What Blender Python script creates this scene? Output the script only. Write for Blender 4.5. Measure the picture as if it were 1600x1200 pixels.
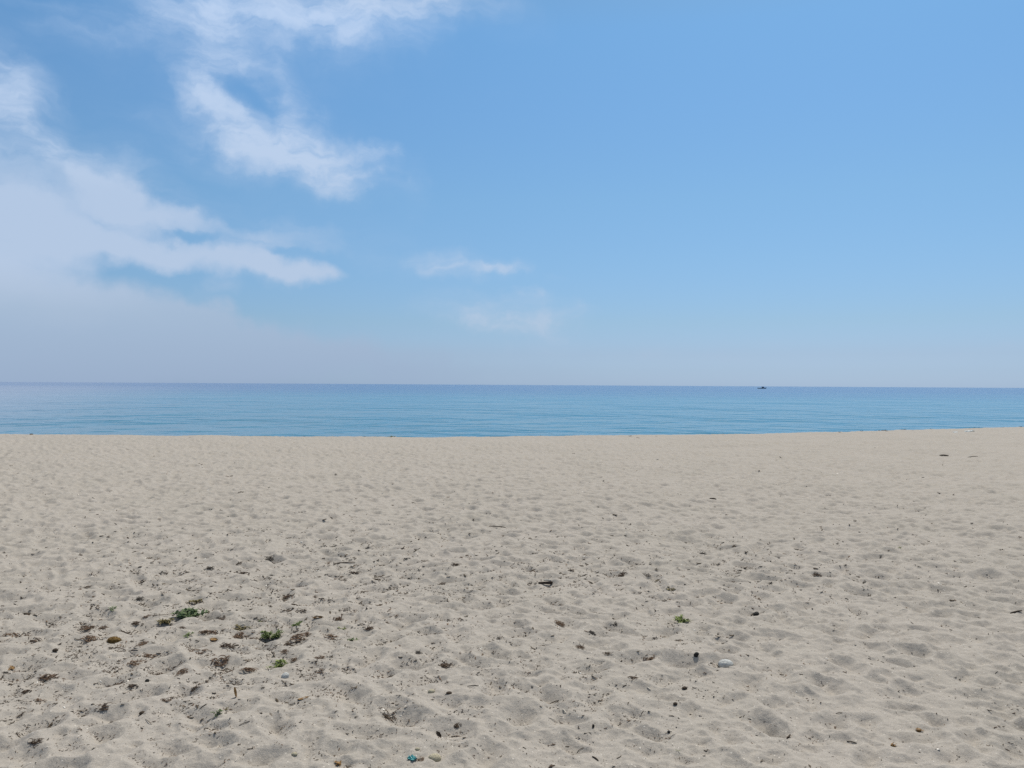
import bpy, math, random
import numpy as np
from mathutils import Vector, Matrix, Euler

for o in list(bpy.data.objects):
    bpy.data.objects.remove(o, do_unlink=True)
scene = bpy.context.scene
COL = scene.collection
rng = np.random.default_rng(11)
random.seed(11)
R = math.radians

# ------------------------------------------------------------------ camera
CAM_H = 1.6
F_PX = 1256.0                      # focal length in pixels of the 1600 px wide photograph
cam_d = bpy.data.cameras.new("camera")
cam_d.sensor_width = 36.0
cam_d.lens = F_PX / 1600.0 * 36.0
cam_d.clip_start = 0.05
cam_d.clip_end = 200000.0
cam = bpy.data.objects.new("camera", cam_d)
COL.objects.link(cam)
ROLL = R(0.34)
PITCH = R(0.06)
CAM_M = (Matrix.Rotation(R(90) + PITCH, 4, 'X') @ Matrix.Rotation(ROLL, 4, 'Z'))
cam.matrix_world = Matrix.Translation((0, 0, CAM_H)) @ CAM_M
scene.camera = cam


def ray(px, py):
    d = CAM_M.to_3x3() @ Vector(((px - 800) / F_PX, (600 - py) / F_PX, -1.0))
    return d


# ------------------------------------------------------------------ light
SUN_EL, SUN_AZ = 58.0, 24.0        # azimuth measured from the view direction (+Y) towards +X
world = bpy.data.worlds.new("World")
scene.world = world
world.use_nodes = True
sun_d = bpy.data.lights.new("sun", 'SUN')
sun_d.energy = 4.0
sun_d.angle = R(0.53)
sun_d.color = (1.0, 0.935, 0.83)
sun = bpy.data.objects.new("sun", sun_d)
COL.objects.link(sun)
sdir = Vector((math.sin(R(SUN_AZ)) * math.cos(R(SUN_EL)), math.cos(R(SUN_AZ)) * math.cos(R(SUN_EL)), math.sin(R(SUN_EL))))
sun.rotation_euler = sdir.to_track_quat('Z', 'Y').to_euler()
sun.location = sdir * 50

scene.view_settings.view_transform = 'Standard'
scene.view_settings.look = 'None'
scene.view_settings.exposure = 0.0
scene.view_settings.gamma = 1.0
scene.cycles.max_bounces = 6
scene.cycles.sample_clamp_direct = 0.95
scene.cycles.sample_clamp_indirect = 3.0
scene.cycles.use_denoising = False     # keep the grain of the sand


class NT:
    """small helper to write node graphs"""
    def __init__(self, tree):
        self.t = tree
        tree.nodes.clear()

    def n(self, typ, **kw):
        nd = self.t.nodes.new(typ)
        for k, v in kw.items():
            if k.startswith('i_'):
                key = k[2:]
                key = int(key) if key.isdigit() else key.replace('_', ' ')
                nd.inputs[key].default_value = v
            else:
                setattr(nd, k, v)
        return nd

    def l(self, a, b):
        self.t.links.new(a, b)

    def m(self, op, a, b=None, c=None, clamp=False):
        nd = self.t.nodes.new('ShaderNodeMath')
        nd.operation = op
        nd.use_clamp = clamp
        for i, v in enumerate((a, b, c)):
            if v is None:
                continue
            if isinstance(v, (int, float)):
                nd.inputs[i].default_value = v
            else:
                self.l(v, nd.inputs[i])
        return nd.outputs[0]

    def ss(self, x, lo, hi, a=0.0, b=1.0):
        nd = self.n('ShaderNodeMapRange', interpolation_type='SMOOTHSTEP')
        self.l(x, nd.inputs[0])
        for i, v in zip((1, 2, 3, 4), (lo, hi, a, b)):
            nd.inputs[i].default_value = v
        return nd.outputs[0]

    def mix(self, fac, a, b, blend='MIX'):
        nd = self.n('ShaderNodeMix', data_type='RGBA', blend_type=blend)
        for s, v in ((nd.inputs[0], fac), (nd.inputs[6], a), (nd.inputs[7], b)):
            if isinstance(v, (int, float)):
                s.default_value = v
            elif isinstance(v, tuple):
                s.default_value = (*v, 1.0) if len(v) == 3 else v
            else:
                self.l(v, s)
        return nd.outputs[2]

    def ramp(self, x, stops, interp='LINEAR'):
        nd = self.n('ShaderNodeValToRGB')
        cr = nd.color_ramp
        cr.interpolation = interp
        while len(cr.elements) < len(stops):
            cr.elements.new(0.5)
        for e, (p, c) in zip(cr.elements, stops):
            e.position = p
            e.color = (*c, 1.0)
        self.l(x, nd.inputs[0])
        return nd.outputs[0]


def srgb(r, g, b):
    f = lambda c: (c / 12.92 if c <= 0.04045 else ((c + 0.055) / 1.055) ** 2.4)
    return tuple(f(v / 255.0) for v in (r, g, b))


# ------------------------------------------------------------------ sky (world): Nishita air + cirrus on the sky sphere
def build_sky():
    T = NT(world.node_tree)
    STR = 0.1
    out = T.n('ShaderNodeOutputWorld')
    bg = T.n('ShaderNodeBackground', i_Strength=STR)
    T.l(bg.outputs[0], out.inputs[0])
    sky = T.n('ShaderNodeTexSky', sky_type='NISHITA')
    sky.sun_disc = False
    sky.sun_elevation = R(SUN_EL)
    sky.sun_rotation = R(SUN_AZ)
    sky.altitude = 0
    sky.air_density = 1.0
    sky.dust_density = 0.6
    sky.ozone_density = 2.0
    tc = T.n('ShaderNodeTexCoord')
    nrm = T.n('ShaderNodeVectorMath', operation='NORMALIZE')
    T.l(tc.outputs['Generated'], nrm.inputs[0])
    sep = T.n('ShaderNodeSeparateXYZ')
    T.l(nrm.outputs[0], sep.inputs[0])
    az = T.m('MULTIPLY', T.m('ARCTAN2', sep.outputs[0], sep.outputs[1]), 180 / math.pi)
    el = T.m('MULTIPLY', T.m('ARCSINE', sep.outputs[2]), 180 / math.pi)
    # tint by elevation; unseen upper stops made less blue to tone the ambient light
    gain = T.ramp(T.m('DIVIDE', el, 90.0, clamp=True), SKY_GAIN)
    g2 = T.n('ShaderNodeVectorMath', operation='SCALE')
    T.l(gain, g2.inputs[0])
    g2.inputs['Scale'].default_value = 1.46
    base = T.mix(1.0, sky.outputs[0], g2.outputs[0], 'MULTIPLY')
    # position on the sky sphere in degrees
    pos = T.n('ShaderNodeCombineXYZ')
    T.l(az, pos.inputs[0])
    T.l(el, pos.inputs[1])
    # warp
    w1 = T.n('ShaderNodeTexNoise', noise_dimensions='2D', i_Scale=0.22, i_Detail=3.0)
    T.l(pos.outputs[0], w1.inputs['Vector'])
    w2 = T.n('ShaderNodeTexNoise', noise_dimensions='2D', i_Scale=0.9, i_Detail=4.0, i_Roughness=0.6)
    T.l(pos.outputs[0], w2.inputs['Vector'])

    def centred(node, sx, sy):
        a = T.n('ShaderNodeVectorMath', operation='SUBTRACT')
        T.l(node.outputs['Color'], a.inputs[0])
        a.inputs[1].default_value = (0.5, 0.5, 0.5)
        b = T.n('ShaderNodeVectorMath', operation='MULTIPLY')
        T.l(a.outputs[0], b.inputs[0])
        b.inputs[1].default_value = (sx, sy, 0)
        return b.outputs[0]
    ad = T.n('ShaderNodeVectorMath', operation='ADD')
    T.l(pos.outputs[0], ad.inputs[0])
    T.l(centred(w1, 5.0, 2.4), ad.inputs[1])
    ad2 = T.n('ShaderNodeVectorMath', operation='ADD')
    T.l(ad.outputs[0], ad2.inputs[0])
    T.l(centred(w2, 1.2, 0.7), ad2.inputs[1])
    P = ad2.outputs[0]
    # streaky cirrus grain
    mp = T.n('ShaderNodeMapping', vector_type='POINT')
    mp.inputs['Rotation'].default_value = (0, 0, R(14))
    mp.inputs['Scale'].default_value = (0.22, 0.50, 1)
    T.l(P, mp.inputs[0])
    fb = T.n('ShaderNodeTexNoise', noise_dimensions='2D', i_Scale=1.0, i_Detail=10.0, i_Roughness=0.53)
    T.l(mp.outputs[0], fb.inputs['Vector'])
    mp2 = T.n('ShaderNodeMapping', vector_type='POINT')
    mp2.inputs['Rotation'].default_value = (0, 0, R(28))
    mp2.inputs['Scale'].default_value = (0.35, 1.5, 1)
    T.l(P, mp2.inputs[0])
    fb2 = T.n('ShaderNodeTexNoise', noise_dimensions='2D', i_Scale=1.0, i_Detail=7.0, i_Roughness=0.6)
    T.l(mp2.outputs[0], fb2.inputs['Vector'])
    grain = T.m('ADD', T.m('MULTIPLY', fb.outputs[0], 0.66), T.m('MULTIPLY', fb2.outputs[0], 0.34))

    def blobs(lst):
        tot = None
        for (px, py, rx, ry, rot, w) in lst:
            d = ray(px, py).normalized()
            a0 = math.degrees(math.atan2(d.x, d.y))
            e0 = math.degrees(math.asin(d.z))
            c = math.cos(R(a0))
            k = math.degrees(1 / F_PX)
            mm = T.n('ShaderNodeMapping', vector_type='TEXTURE')
            mm.inputs['Location'].default_value = (a0, e0, 0)
            mm.inputs['Rotation'].default_value = (0, 0, R(rot))
            mm.inputs['Scale'].default_value = (rx * k * c * c, ry * k * c, 1)
            T.l(P, mm.inputs[0])
            g = T.n('ShaderNodeTexGradient', gradient_type='SPHERICAL')
            T.l(mm.outputs[0], g.inputs[0])
            tot = T.m('MULTIPLY_ADD', g.outputs['Fac'], w, tot if tot is not None else 0.0)
        return tot

    dens = blobs(CIRRUS)
    dens = T.m('MULTIPLY', dens, T.ss(grain, 0.24, 0.76, 0.42, 1.38))
    dens = T.ss(dens, -0.12, 2.1, 0.0, 1.0)
    dens = T.m('MULTIPLY', T.m('SUBTRACT', dens, 0.006), 0.95, clamp=True)
    solid = blobs(BANKS)
    solid = T.m('ADD', solid, T.m('MULTIPLY', T.m('SUBTRACT', grain, 0.5), 0.35))
    solid = T.ss(solid, 0.02, 0.95, 0.0, 0.86)
    haze = blobs(VEIL)
    haze = T.ss(T.m('ADD', haze, T.m('MULTIPLY', T.m('SUBTRACT', grain, 0.5), 0.12)), 0.05, 0.85, 0.0, 0.92)
    # unseen cloud veil above the frame, added to make the ambient light less blue
    above = T.m('MULTIPLY', T.ss(el, 27.0, 46.0), T.ss(grain, 0.32, 0.72, 0.45, 0.9))
    k = 1 / STR
    def by_el(cst):
        return T.ramp(T.m('DIVIDE', el, 36.0, clamp=True), [(e / 36.0, tuple(v * k for v in srgb(*c))) for e, c in cst])
    colr = T.mix(haze, base, by_el([(0.0, (156, 176, 203)), (4.5, (166, 187, 212)), (8.0, (180, 198, 222)), (12.0, (187, 205, 230))]))
    colr = T.mix(solid, colr, by_el([(0.0, (160, 180, 206)), (4.5, (170, 190, 214)), (7.2, (187, 204, 228)), (12.0, (187, 205, 230))]))
    colr = T.mix(T.m('MAXIMUM', dens, above), colr, by_el([(0.0, (173, 191, 214)), (4.5, (182, 201, 224)), (8.0, (188, 206, 230)), (24.0, (192, 213, 242)), (36.0, (214, 213, 212))]))
    T.l(colr, bg.inputs[0])


SKY_GAIN = [(0.0, (0.382, 0.571, 1.04)), (0.0101, (0.347, 0.498, 0.871)), (0.0246, (0.349, 0.455, 0.72)), (0.0487, (0.371, 0.479, 0.637)), (0.0963, (0.407, 0.549, 0.663)), (0.1429, (0.435, 0.607, 0.691)), (0.2099, (0.441, 0.655, 0.756)), (0.2643, (0.449, 0.7, 0.799)), (0.34, (0.5, 0.692, 0.703)), (0.5, (0.606, 0.656, 0.571)), (1.0, (0.626, 0.656, 0.53))]

# px, py, rx, ry (photo pixels), rotation (deg, counter-clockwise), weight
CIRRUS = [
    # top band
    (330, 15, 170, 95, 0, 0.95), (470, 5, 200, 75, 0, 0.9), (590, 10, 170, 70, 0, 1.0), (700, 0, 130, 45, 0, 0.75),
    (780, 15, 110, 50, -10, 0.35), (240, 30, 200, 45, 10, 0.45), (150, 45, 170, 22, 5, 0.3), (60, 5, 200, 14, 0, 0.3),
    (330, 75, 80, 70, -40, 0.4), (560, 60, 170, 50, 0, 0.45),
    # left edge
    (15, 115, 120, 60, -15, 0.7), (35, 180, 100, 90, -30, 0.9), (-30, 150, 110, 110, 0, 0.7), (100, 60, 260, 70, 0, 0.22), (170, 170, 230, 160, 0, 0.10), (20, 250, 160, 70, -10, 0.35), (80, 230, 110, 40, -25, 0.5),
    # the bowed wisp
    (310, 120, 80, 40, -30, 0.8), (375, 105, 90, 30, 5, 0.75), (450, 140, 45, 90, 25, 0.55), (330, 165, 60, 70, 40, 0.5),
    (370, 195, 120, 55, -30, 0.85), (430, 235, 130, 60, -22, 1.05), (500, 258, 130, 48, -8, 0.95), (565, 270, 75, 40, 25, 0.9),
    (600, 242, 38, 20, 0, 0.6), (250, 190, 110, 28, -12, 0.4), (470, 190, 50, 60, 20, 0.35), (640, 290, 40, 70, -20, 0.35), (540, 110, 90, 60, 0, 0.25),
    (300, 240, 140, 40, -10, 0.35),
    (430, 230, 240, 110, -20, 0.42), (510, 262, 170, 60, -8, 0.35), (390, 135, 180, 90, 0, 0.25), (400, 155, 50, 45, 30, -0.5), (450, 30, 330, 70, 0, 0.3),
    # feathers along the top of the left bank
    (140, 245, 150, 55, -18, 0.55), (240, 290, 120, 40, -25, 0.35), (60, 255, 130, 50, 0, 0.4), (410, 360, 170, 50, -10, 0.35), (300, 315, 120, 30, -12, 0.3),
    # small wisps
    (715, 412, 105, 32, -4, 1.2), (775, 416, 60, 15, 2, 0.9), (620, 415, 110, 26, -6, 0.35), (820, 460, 40, 18, 0, 0.9), (600, 380, 170, 50, -5, 0.2),
    (745, 488, 110, 36, -3, 1.35), (790, 508, 85, 23, 2, 1.15), (865, 496, 64, 36, -5, 1.2), (865, 532, 70, 30, 5, 0.8), (715, 455, 40, 16, 0, 0.35), (850, 428, 40, 8, 0, 0.25),
    (1183, 531, 46, 12, 3, 0.45), (1020, 549, 50, 12, 3, 0.4), (1590, 550, 50, 14, 0, 0.5), (1500, 560, 90, 16, 3, 0.3), (1150, 562, 160, 14, 0, 0.3), (1370, 567, 120, 14, 0, 0.25),
]
BANKS = [
    (60, 310, 190, 75, -6, 0.75), (150, 285, 110, 50, -20, 0.55), (200, 310, 110, 50, -22, 0.6), (265, 345, 120, 34, -4, 0.75), (320, 340, 60, 24, 4, 0.45), (80, 345, 230, 55, -3, 0.5),
    (60, 400, 220, 70, 0, 0.7), (200, 390, 180, 38, -2, 0.7), (320, 400, 180, 32, -4, 0.75), (420, 418, 110, 34, -3, 0.85), (480, 428, 60, 22, 0, 0.6), (410, 378, 120, 26, -6, 0.6),
    (30, 460, 220, 80, 0, 0.6), (150, 480, 200, 50, -5, 0.45), (325, 445, 55, 38, -15, 0.4), (-60, 350, 150, 150, 0, 0.6),
    (290, 371, 70, 11, 0, -0.5), (452, 396, 60, 9, 0, -0.5), (165, 405, 60, 20, 0, -0.25), (210, 440, 110, 26, 0, -0.45),
    (490, 370, 110, 34, -8, 0.3),
]
VEIL = [
    (-50, 520, 620, 140, -4, 0.85), (200, 520, 420, 95, -8, 0.55), (380, 540, 420, 70, -8, 0.6), (600, 565, 520, 45, -4, 0.45), (-100, 590, 900, 110, 0, 0.5), (300, 485, 160, 36, -15, 0.3),
]
build_sky()


# ------------------------------------------------------------------ materials
def material(name):
    m = bpy.data.materials.new(name)
    m.use_nodes = True
    T = NT(m.node_tree)
    out = T.n('ShaderNodeOutputMaterial')
    b = T.n('ShaderNodeBsdfPrincipled')
    T.l(b.outputs[0], out.inputs[0])
    return m, T, b


def mat_sand():
    m, T, b = material("sand")
    g = T.n('ShaderNodeNewGeometry')
    big = T.n('ShaderNodeTexNoise', i_Scale=0.9, i_Detail=4.0)
    T.l(g.outputs['Position'], big.inputs['Vector'])
    mid = T.n('ShaderNodeTexNoise', i_Scale=26.0, i_Detail=5.0, i_Roughness=0.65)
    T.l(g.outputs['Position'], mid.inputs['Vector'])
    gr = T.n('ShaderNodeTexNoise', i_Scale=190.0, i_Detail=3.0, i_Roughness=0.75)
    T.l(g.outputs['Position'], gr.inputs['Vector'])
    c = T.ramp(big.outputs[0], [(0.3, (0.324, 0.301, 0.269)), (0.7, (0.342, 0.316, 0.285))])
    v = T.ss(mid.outputs[0], 0.25, 0.75, 0.93, 1.06)
    v2 = T.ss(gr.outputs[0], 0.25, 0.75, 0.80, 1.18)
    vv = T.m('MULTIPLY', v, v2)
    sc = T.n('ShaderNodeVectorMath', operation='SCALE')
    T.l(c, sc.inputs[0])
    T.l(vv, sc.inputs['Scale'])
    # dark and pale single grains
    vor = T.n('ShaderNodeTexVoronoi', feature='F1', i_Scale=70.0)
    T.l(g.outputs['Position'], vor.inputs['Vector'])
    sepc = T.n('ShaderNodeSeparateColor')
    T.l(vor.outputs['Color'], sepc.inputs[0])
    near = T.ss(vor.outputs['Distance'], 0.18, 0.30, 1.0, 0.0)
    dk = T.m('MULTIPLY', near, T.m('GREATER_THAN', sepc.outputs[0], 0.90))
    lt = T.m('MULTIPLY', near, T.m('LESS_THAN', sepc.outputs[0], 0.05))
    c1 = T.mix(T.m('MULTIPLY', dk, 0.6), sc.outputs[0], (0.13, 0.105, 0.08))
    c2 = T.mix(T.m('MULTIPLY', lt, 0.6), c1, (0.68, 0.64, 0.58))
    T.l(c2, b.inputs['Base Color'])
    b.inputs['Roughness'].default_value = 0.95
    b.inputs['Specular IOR Level'].default_value = 0.15
    h = T.m('ADD', T.m('MULTIPLY', mid.outputs[0], 0.012), T.m('MULTIPLY', gr.outputs[0], 0.0035))
    bp = T.n('ShaderNodeBump', i_Strength=0.55, i_Distance=1.0)
    T.l(h, bp.inputs['Height'])
    T.l(bp.outputs[0], b.inputs['Normal'])
    return m


def mat_sea():
    m, T, b = material("sea_water")
    g = T.n('ShaderNodeNewGeometry')
    sep = T.n('ShaderNodeSeparateXYZ')
    T.l(g.outputs['Position'], sep.inputs[0])
    # body colour: turquoise shallows over sand, deep blue off shore
    wob = T.n('ShaderNodeTexNoise', i_Scale=0.006, i_Detail=4.0)
    mpw = T.n('ShaderNodeMapping')
    mpw.inputs['Scale'].default_value = (0.35, 1.0, 1.0)
    T.l(g.outputs['Position'], mpw.inputs[0])
    T.l(mpw.outputs[0], wob.inputs['Vector'])
    ly = T.m('LOGARITHM', T.m('MAXIMUM', sep.outputs[1], 5.0), 10.0)
    ly2 = T.m('ADD', ly, T.m('MULTIPLY', T.m('SUBTRACT', wob.outputs[0], 0.5), 0.5))
    nl = T.m('DIVIDE', T.m('SUBTRACT', ly2, 1.5), 2.5, clamp=True)
    body = T.ramp(nl, SEA_BODY)
    # wind-ruffled ripples, long across the shore
    h = None
    for sc, amp, sx, det in SEA_WAVES:
        mp = T.n('ShaderNodeMapping')
        mp.inputs['Scale'].default_value = (sx * sc, sc, sc)
        mp.inputs['Rotation'].default_value = (0, 0, R(7 if sc < 1 else -5))
        T.l(g.outputs['Position'], mp.inputs[0])
        nz = T.n('ShaderNodeTexNoise', noise_dimensions='2D', i_Scale=1.0, i_Detail=det, i_Roughness=0.55)
        T.l(mp.outputs[0], nz.inputs['Vector'])
        h = T.m('MULTIPLY_ADD', nz.outputs[0], amp, h if h is not None else 0.0)
    bp = T.n('ShaderNodeBump', i_Strength=1.0, i_Distance=1.0)
    T.l(h, bp.inputs['Height'])
    # pale reflection of clouds and haze on the left, painted into the body colour
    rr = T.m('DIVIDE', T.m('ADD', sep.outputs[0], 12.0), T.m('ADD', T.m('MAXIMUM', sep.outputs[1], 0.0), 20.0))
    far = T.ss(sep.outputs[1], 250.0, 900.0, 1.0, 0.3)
    cloud_refl = T.ss(T.m('ADD', rr, T.m('MULTIPLY', T.m('SUBTRACT', wob.outputs[0], 0.5), 0.25)), -0.62, -0.22, 1.0, 0.0)
    body = T.mix(T.m('MULTIPLY', T.m('MULTIPLY', cloud_refl, far), 0.8), body, (0.24, 0.27, 0.36))
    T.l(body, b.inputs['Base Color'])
    T.l(bp.outputs[0], b.inputs['Normal'])
    b.inputs['Roughness'].default_value = 0.14
    b.inputs['IOR'].default_value = 1.333
    return m


SEA_BODY = [(0.0, (0.035, 0.16, 0.235)), (0.28, (0.035, 0.18, 0.29)), (0.45, (0.012, 0.085, 0.24)), (1.0, (0.008, 0.05, 0.20))]
SEA_WAVES = [(0.05, 2.2, 1.1, 3.0), (0.22, 0.80, 0.9, 3.0), (0.7, 0.20, 0.6, 3.0), (3.0, 0.02, 0.7, 2.0)]


def mat_simple(name, stops, scale=30.0, rough=0.8, spec=0.3, rand=0.25, bump=0.0, stretch=(1, 1, 1), trans=0.0):
    m, T, b = material(name)
    tc = T.n('ShaderNodeTexCoord')
    mp = T.n('ShaderNodeMapping')
    mp.inputs['Scale'].default_value = stretch
    T.l(tc.outputs['Object'], mp.inputs[0])
    oi = T.n('ShaderNodeObjectInfo')
    nz = T.n('ShaderNodeTexNoise', noise_dimensions='4D', i_Scale=scale, i_Detail=4.0, i_Roughness=0.6)
    T.l(mp.outputs[0], nz.inputs['Vector'])
    T.l(T.m('MULTIPLY', oi.outputs['Random'], 20.0), nz.inputs['W'])
    f = T.m('ADD', T.ss(nz.outputs[0], 0.25, 0.75), T.m('MULTIPLY', T.m('SUBTRACT', oi.outputs['Random'], 0.5), rand), clamp=True)
    c = T.ramp(f, stops)
    T.l(c, b.inputs['Base Color'])
    b.inputs['Roughness'].default_value = rough
    b.inputs['Specular IOR Level'].default_value = spec
    if bump:
        bp = T.n('ShaderNodeBump', i_Strength=0.6, i_Distance=bump)
        T.l(nz.outputs[0], bp.inputs['Height'])
        T.l(bp.outputs[0], b.inputs['Normal'])
    return m


M = {}
M['sand'] = mat_sand()
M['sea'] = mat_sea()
M['weed'] = mat_simple('dried_seaweed', [(0.0, (0.035, 0.026, 0.02)), (0.55, (0.075, 0.052, 0.036)), (1.0, (0.15, 0.10, 0.065))], 14.0, 0.85, 0.2)
M['weed_brown'] = mat_simple('brown_seaweed', [(0.0, (0.06, 0.04, 0.03)), (0.5, (0.12, 0.078, 0.052)), (1.0, (0.23, 0.15, 0.095))], 14.0, 0.85, 0.2)
M['weed_black'] = mat_simple('black_seaweed', [(0.0, (0.015, 0.013, 0.012)), (1.0, (0.05, 0.042, 0.034))], 14.0, 0.8, 0.25)
M['leaf_green'] = mat_simple('green_leaf', [(0.0, (0.068, 0.106, 0.031)), (0.5, (0.128, 0.175, 0.056)), (1.0, (0.216, 0.250, 0.094))], 5.0, 0.6, 0.3)
M['leaf_grey'] = mat_simple('grey_green_leaf', [(0.0, (0.081, 0.125, 0.050)), (0.5, (0.142, 0.194, 0.088)), (1.0, (0.243, 0.281, 0.150))], 5.0, 0.65, 0.3)
M['leaf_lime'] = mat_simple('yellow_green_leaf', [(0.0, (0.095, 0.138, 0.031)), (0.5, (0.176, 0.225, 0.056)), (1.0, (0.297, 0.325, 0.100))], 5.0, 0.6, 0.3)
M['leaf_dry'] = mat_simple('drying_leaf', [(0.0, (0.095, 0.081, 0.035)), (0.5, (0.169, 0.144, 0.062)), (1.0, (0.270, 0.213, 0.106))], 5.0, 0.7, 0.25)
M['stem'] = mat_simple('plant_stem', [(0.0, (0.08, 0.06, 0.035)), (1.0, (0.16, 0.13, 0.07))], 8.0, 0.8, 0.2)
M['wood_grey'] = mat_simple('weathered_wood', [(0.0, (0.10, 0.085, 0.068)), (0.5, (0.2, 0.175, 0.14)), (1.0, (0.33, 0.295, 0.24))], 6.0, 0.85, 0.2, stretch=(1, 9, 9))
M['wood_dark'] = mat_simple('dark_wood', [(0.0, (0.022, 0.017, 0.013)), (1.0, (0.085, 0.062, 0.045))], 6.0, 0.8, 0.2, stretch=(1, 9, 9))
M['wood_pale'] = mat_simple('pale_wood', [(0.0, (0.40, 0.365, 0.31)), (1.0, (0.66, 0.62, 0.55))], 6.0, 0.8, 0.2, stretch=(1, 9, 9))
M['brown_leaf'] = mat_simple('brown_leaf', [(0.0, (0.085, 0.042, 0.014)), (0.5, (0.19, 0.105, 0.032)), (1.0, (0.34, 0.20, 0.07))], 2.5, 0.6, 0.35)
M['ball'] = mat_simple('seagrass_fibre', [(0.0, (0.055, 0.032, 0.012)), (0.5, (0.14, 0.085, 0.026)), (1.0, (0.28, 0.18, 0.06))], 3.0, 0.85, 0.2, stretch=(1, 1, 5))
M['stone_grey'] = mat_simple('grey_stone', [(0.0, (0.36, 0.37, 0.36)), (0.5, (0.46, 0.475, 0.465)), (1.0, (0.55, 0.56, 0.55))], 3.0, 0.7, 0.3, bump=0.02)
M['stone_tan'] = mat_simple('tan_stone', [(0.0, (0.32, 0.285, 0.20)), (0.5, (0.43, 0.39, 0.28)), (1.0, (0.53, 0.48, 0.37))], 3.5, 0.8, 0.25, bump=0.03)
M['stone_black'] = mat_simple('black_stone', [(0.0, (0.008, 0.008, 0.008)), (1.0, (0.03, 0.028, 0.025))], 4.0, 0.7, 0.3, bump=0.03)
M['stone_brown'] = mat_simple('brown_stone', [(0.0, (0.03, 0.02, 0.014)), (1.0, (0.10, 0.07, 0.045))], 4.0, 0.75, 0.3, bump=0.03)
M['shell'] = mat_simple('shell', [(0.0, (0.48, 0.45, 0.40)), (1.0, (0.70, 0.68, 0.64))], 3.0, 0.45, 0.4)
M['teal'] = mat_simple('teal_plastic', [(0.0, (0.03, 0.17, 0.18)), (0.6, (0.06, 0.30, 0.31)), (1.0, (0.35, 0.62, 0.62))], 1.6, 0.35, 0.5)
M['pale_blue'] = mat_simple('pale_blue_plastic', [(0.0, (0.36, 0.55, 0.66)), (1.0, (0.72, 0.85, 0.92))], 1.6, 0.4, 0.5)
M['crumb'] = mat_simple('crumb', [(0.0, (0.028, 0.022, 0.016)), (0.5, (0.085, 0.067, 0.048)), (1.0, (0.20, 0.16, 0.115))], 60.0, 0.85, 0.2)
M['hull'] = mat_simple('hull_paint', [(0.0, (0.06, 0.09, 0.135)), (1.0, (0.085, 0.12, 0.165))], 1.0, 0.5, 0.4)
M['cabin'] = mat_simple('cabin_paint', [(0.0, (0.09, 0.11, 0.15)), (1.0, (0.12, 0.14, 0.18))], 1.0, 0.5, 0.4)
M['glass'] = mat_simple('boat_glass', [(0.0, (0.02, 0.025, 0.03)), (1.0, (0.03, 0.035, 0.04))], 1.0, 0.1, 0.5)


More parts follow.
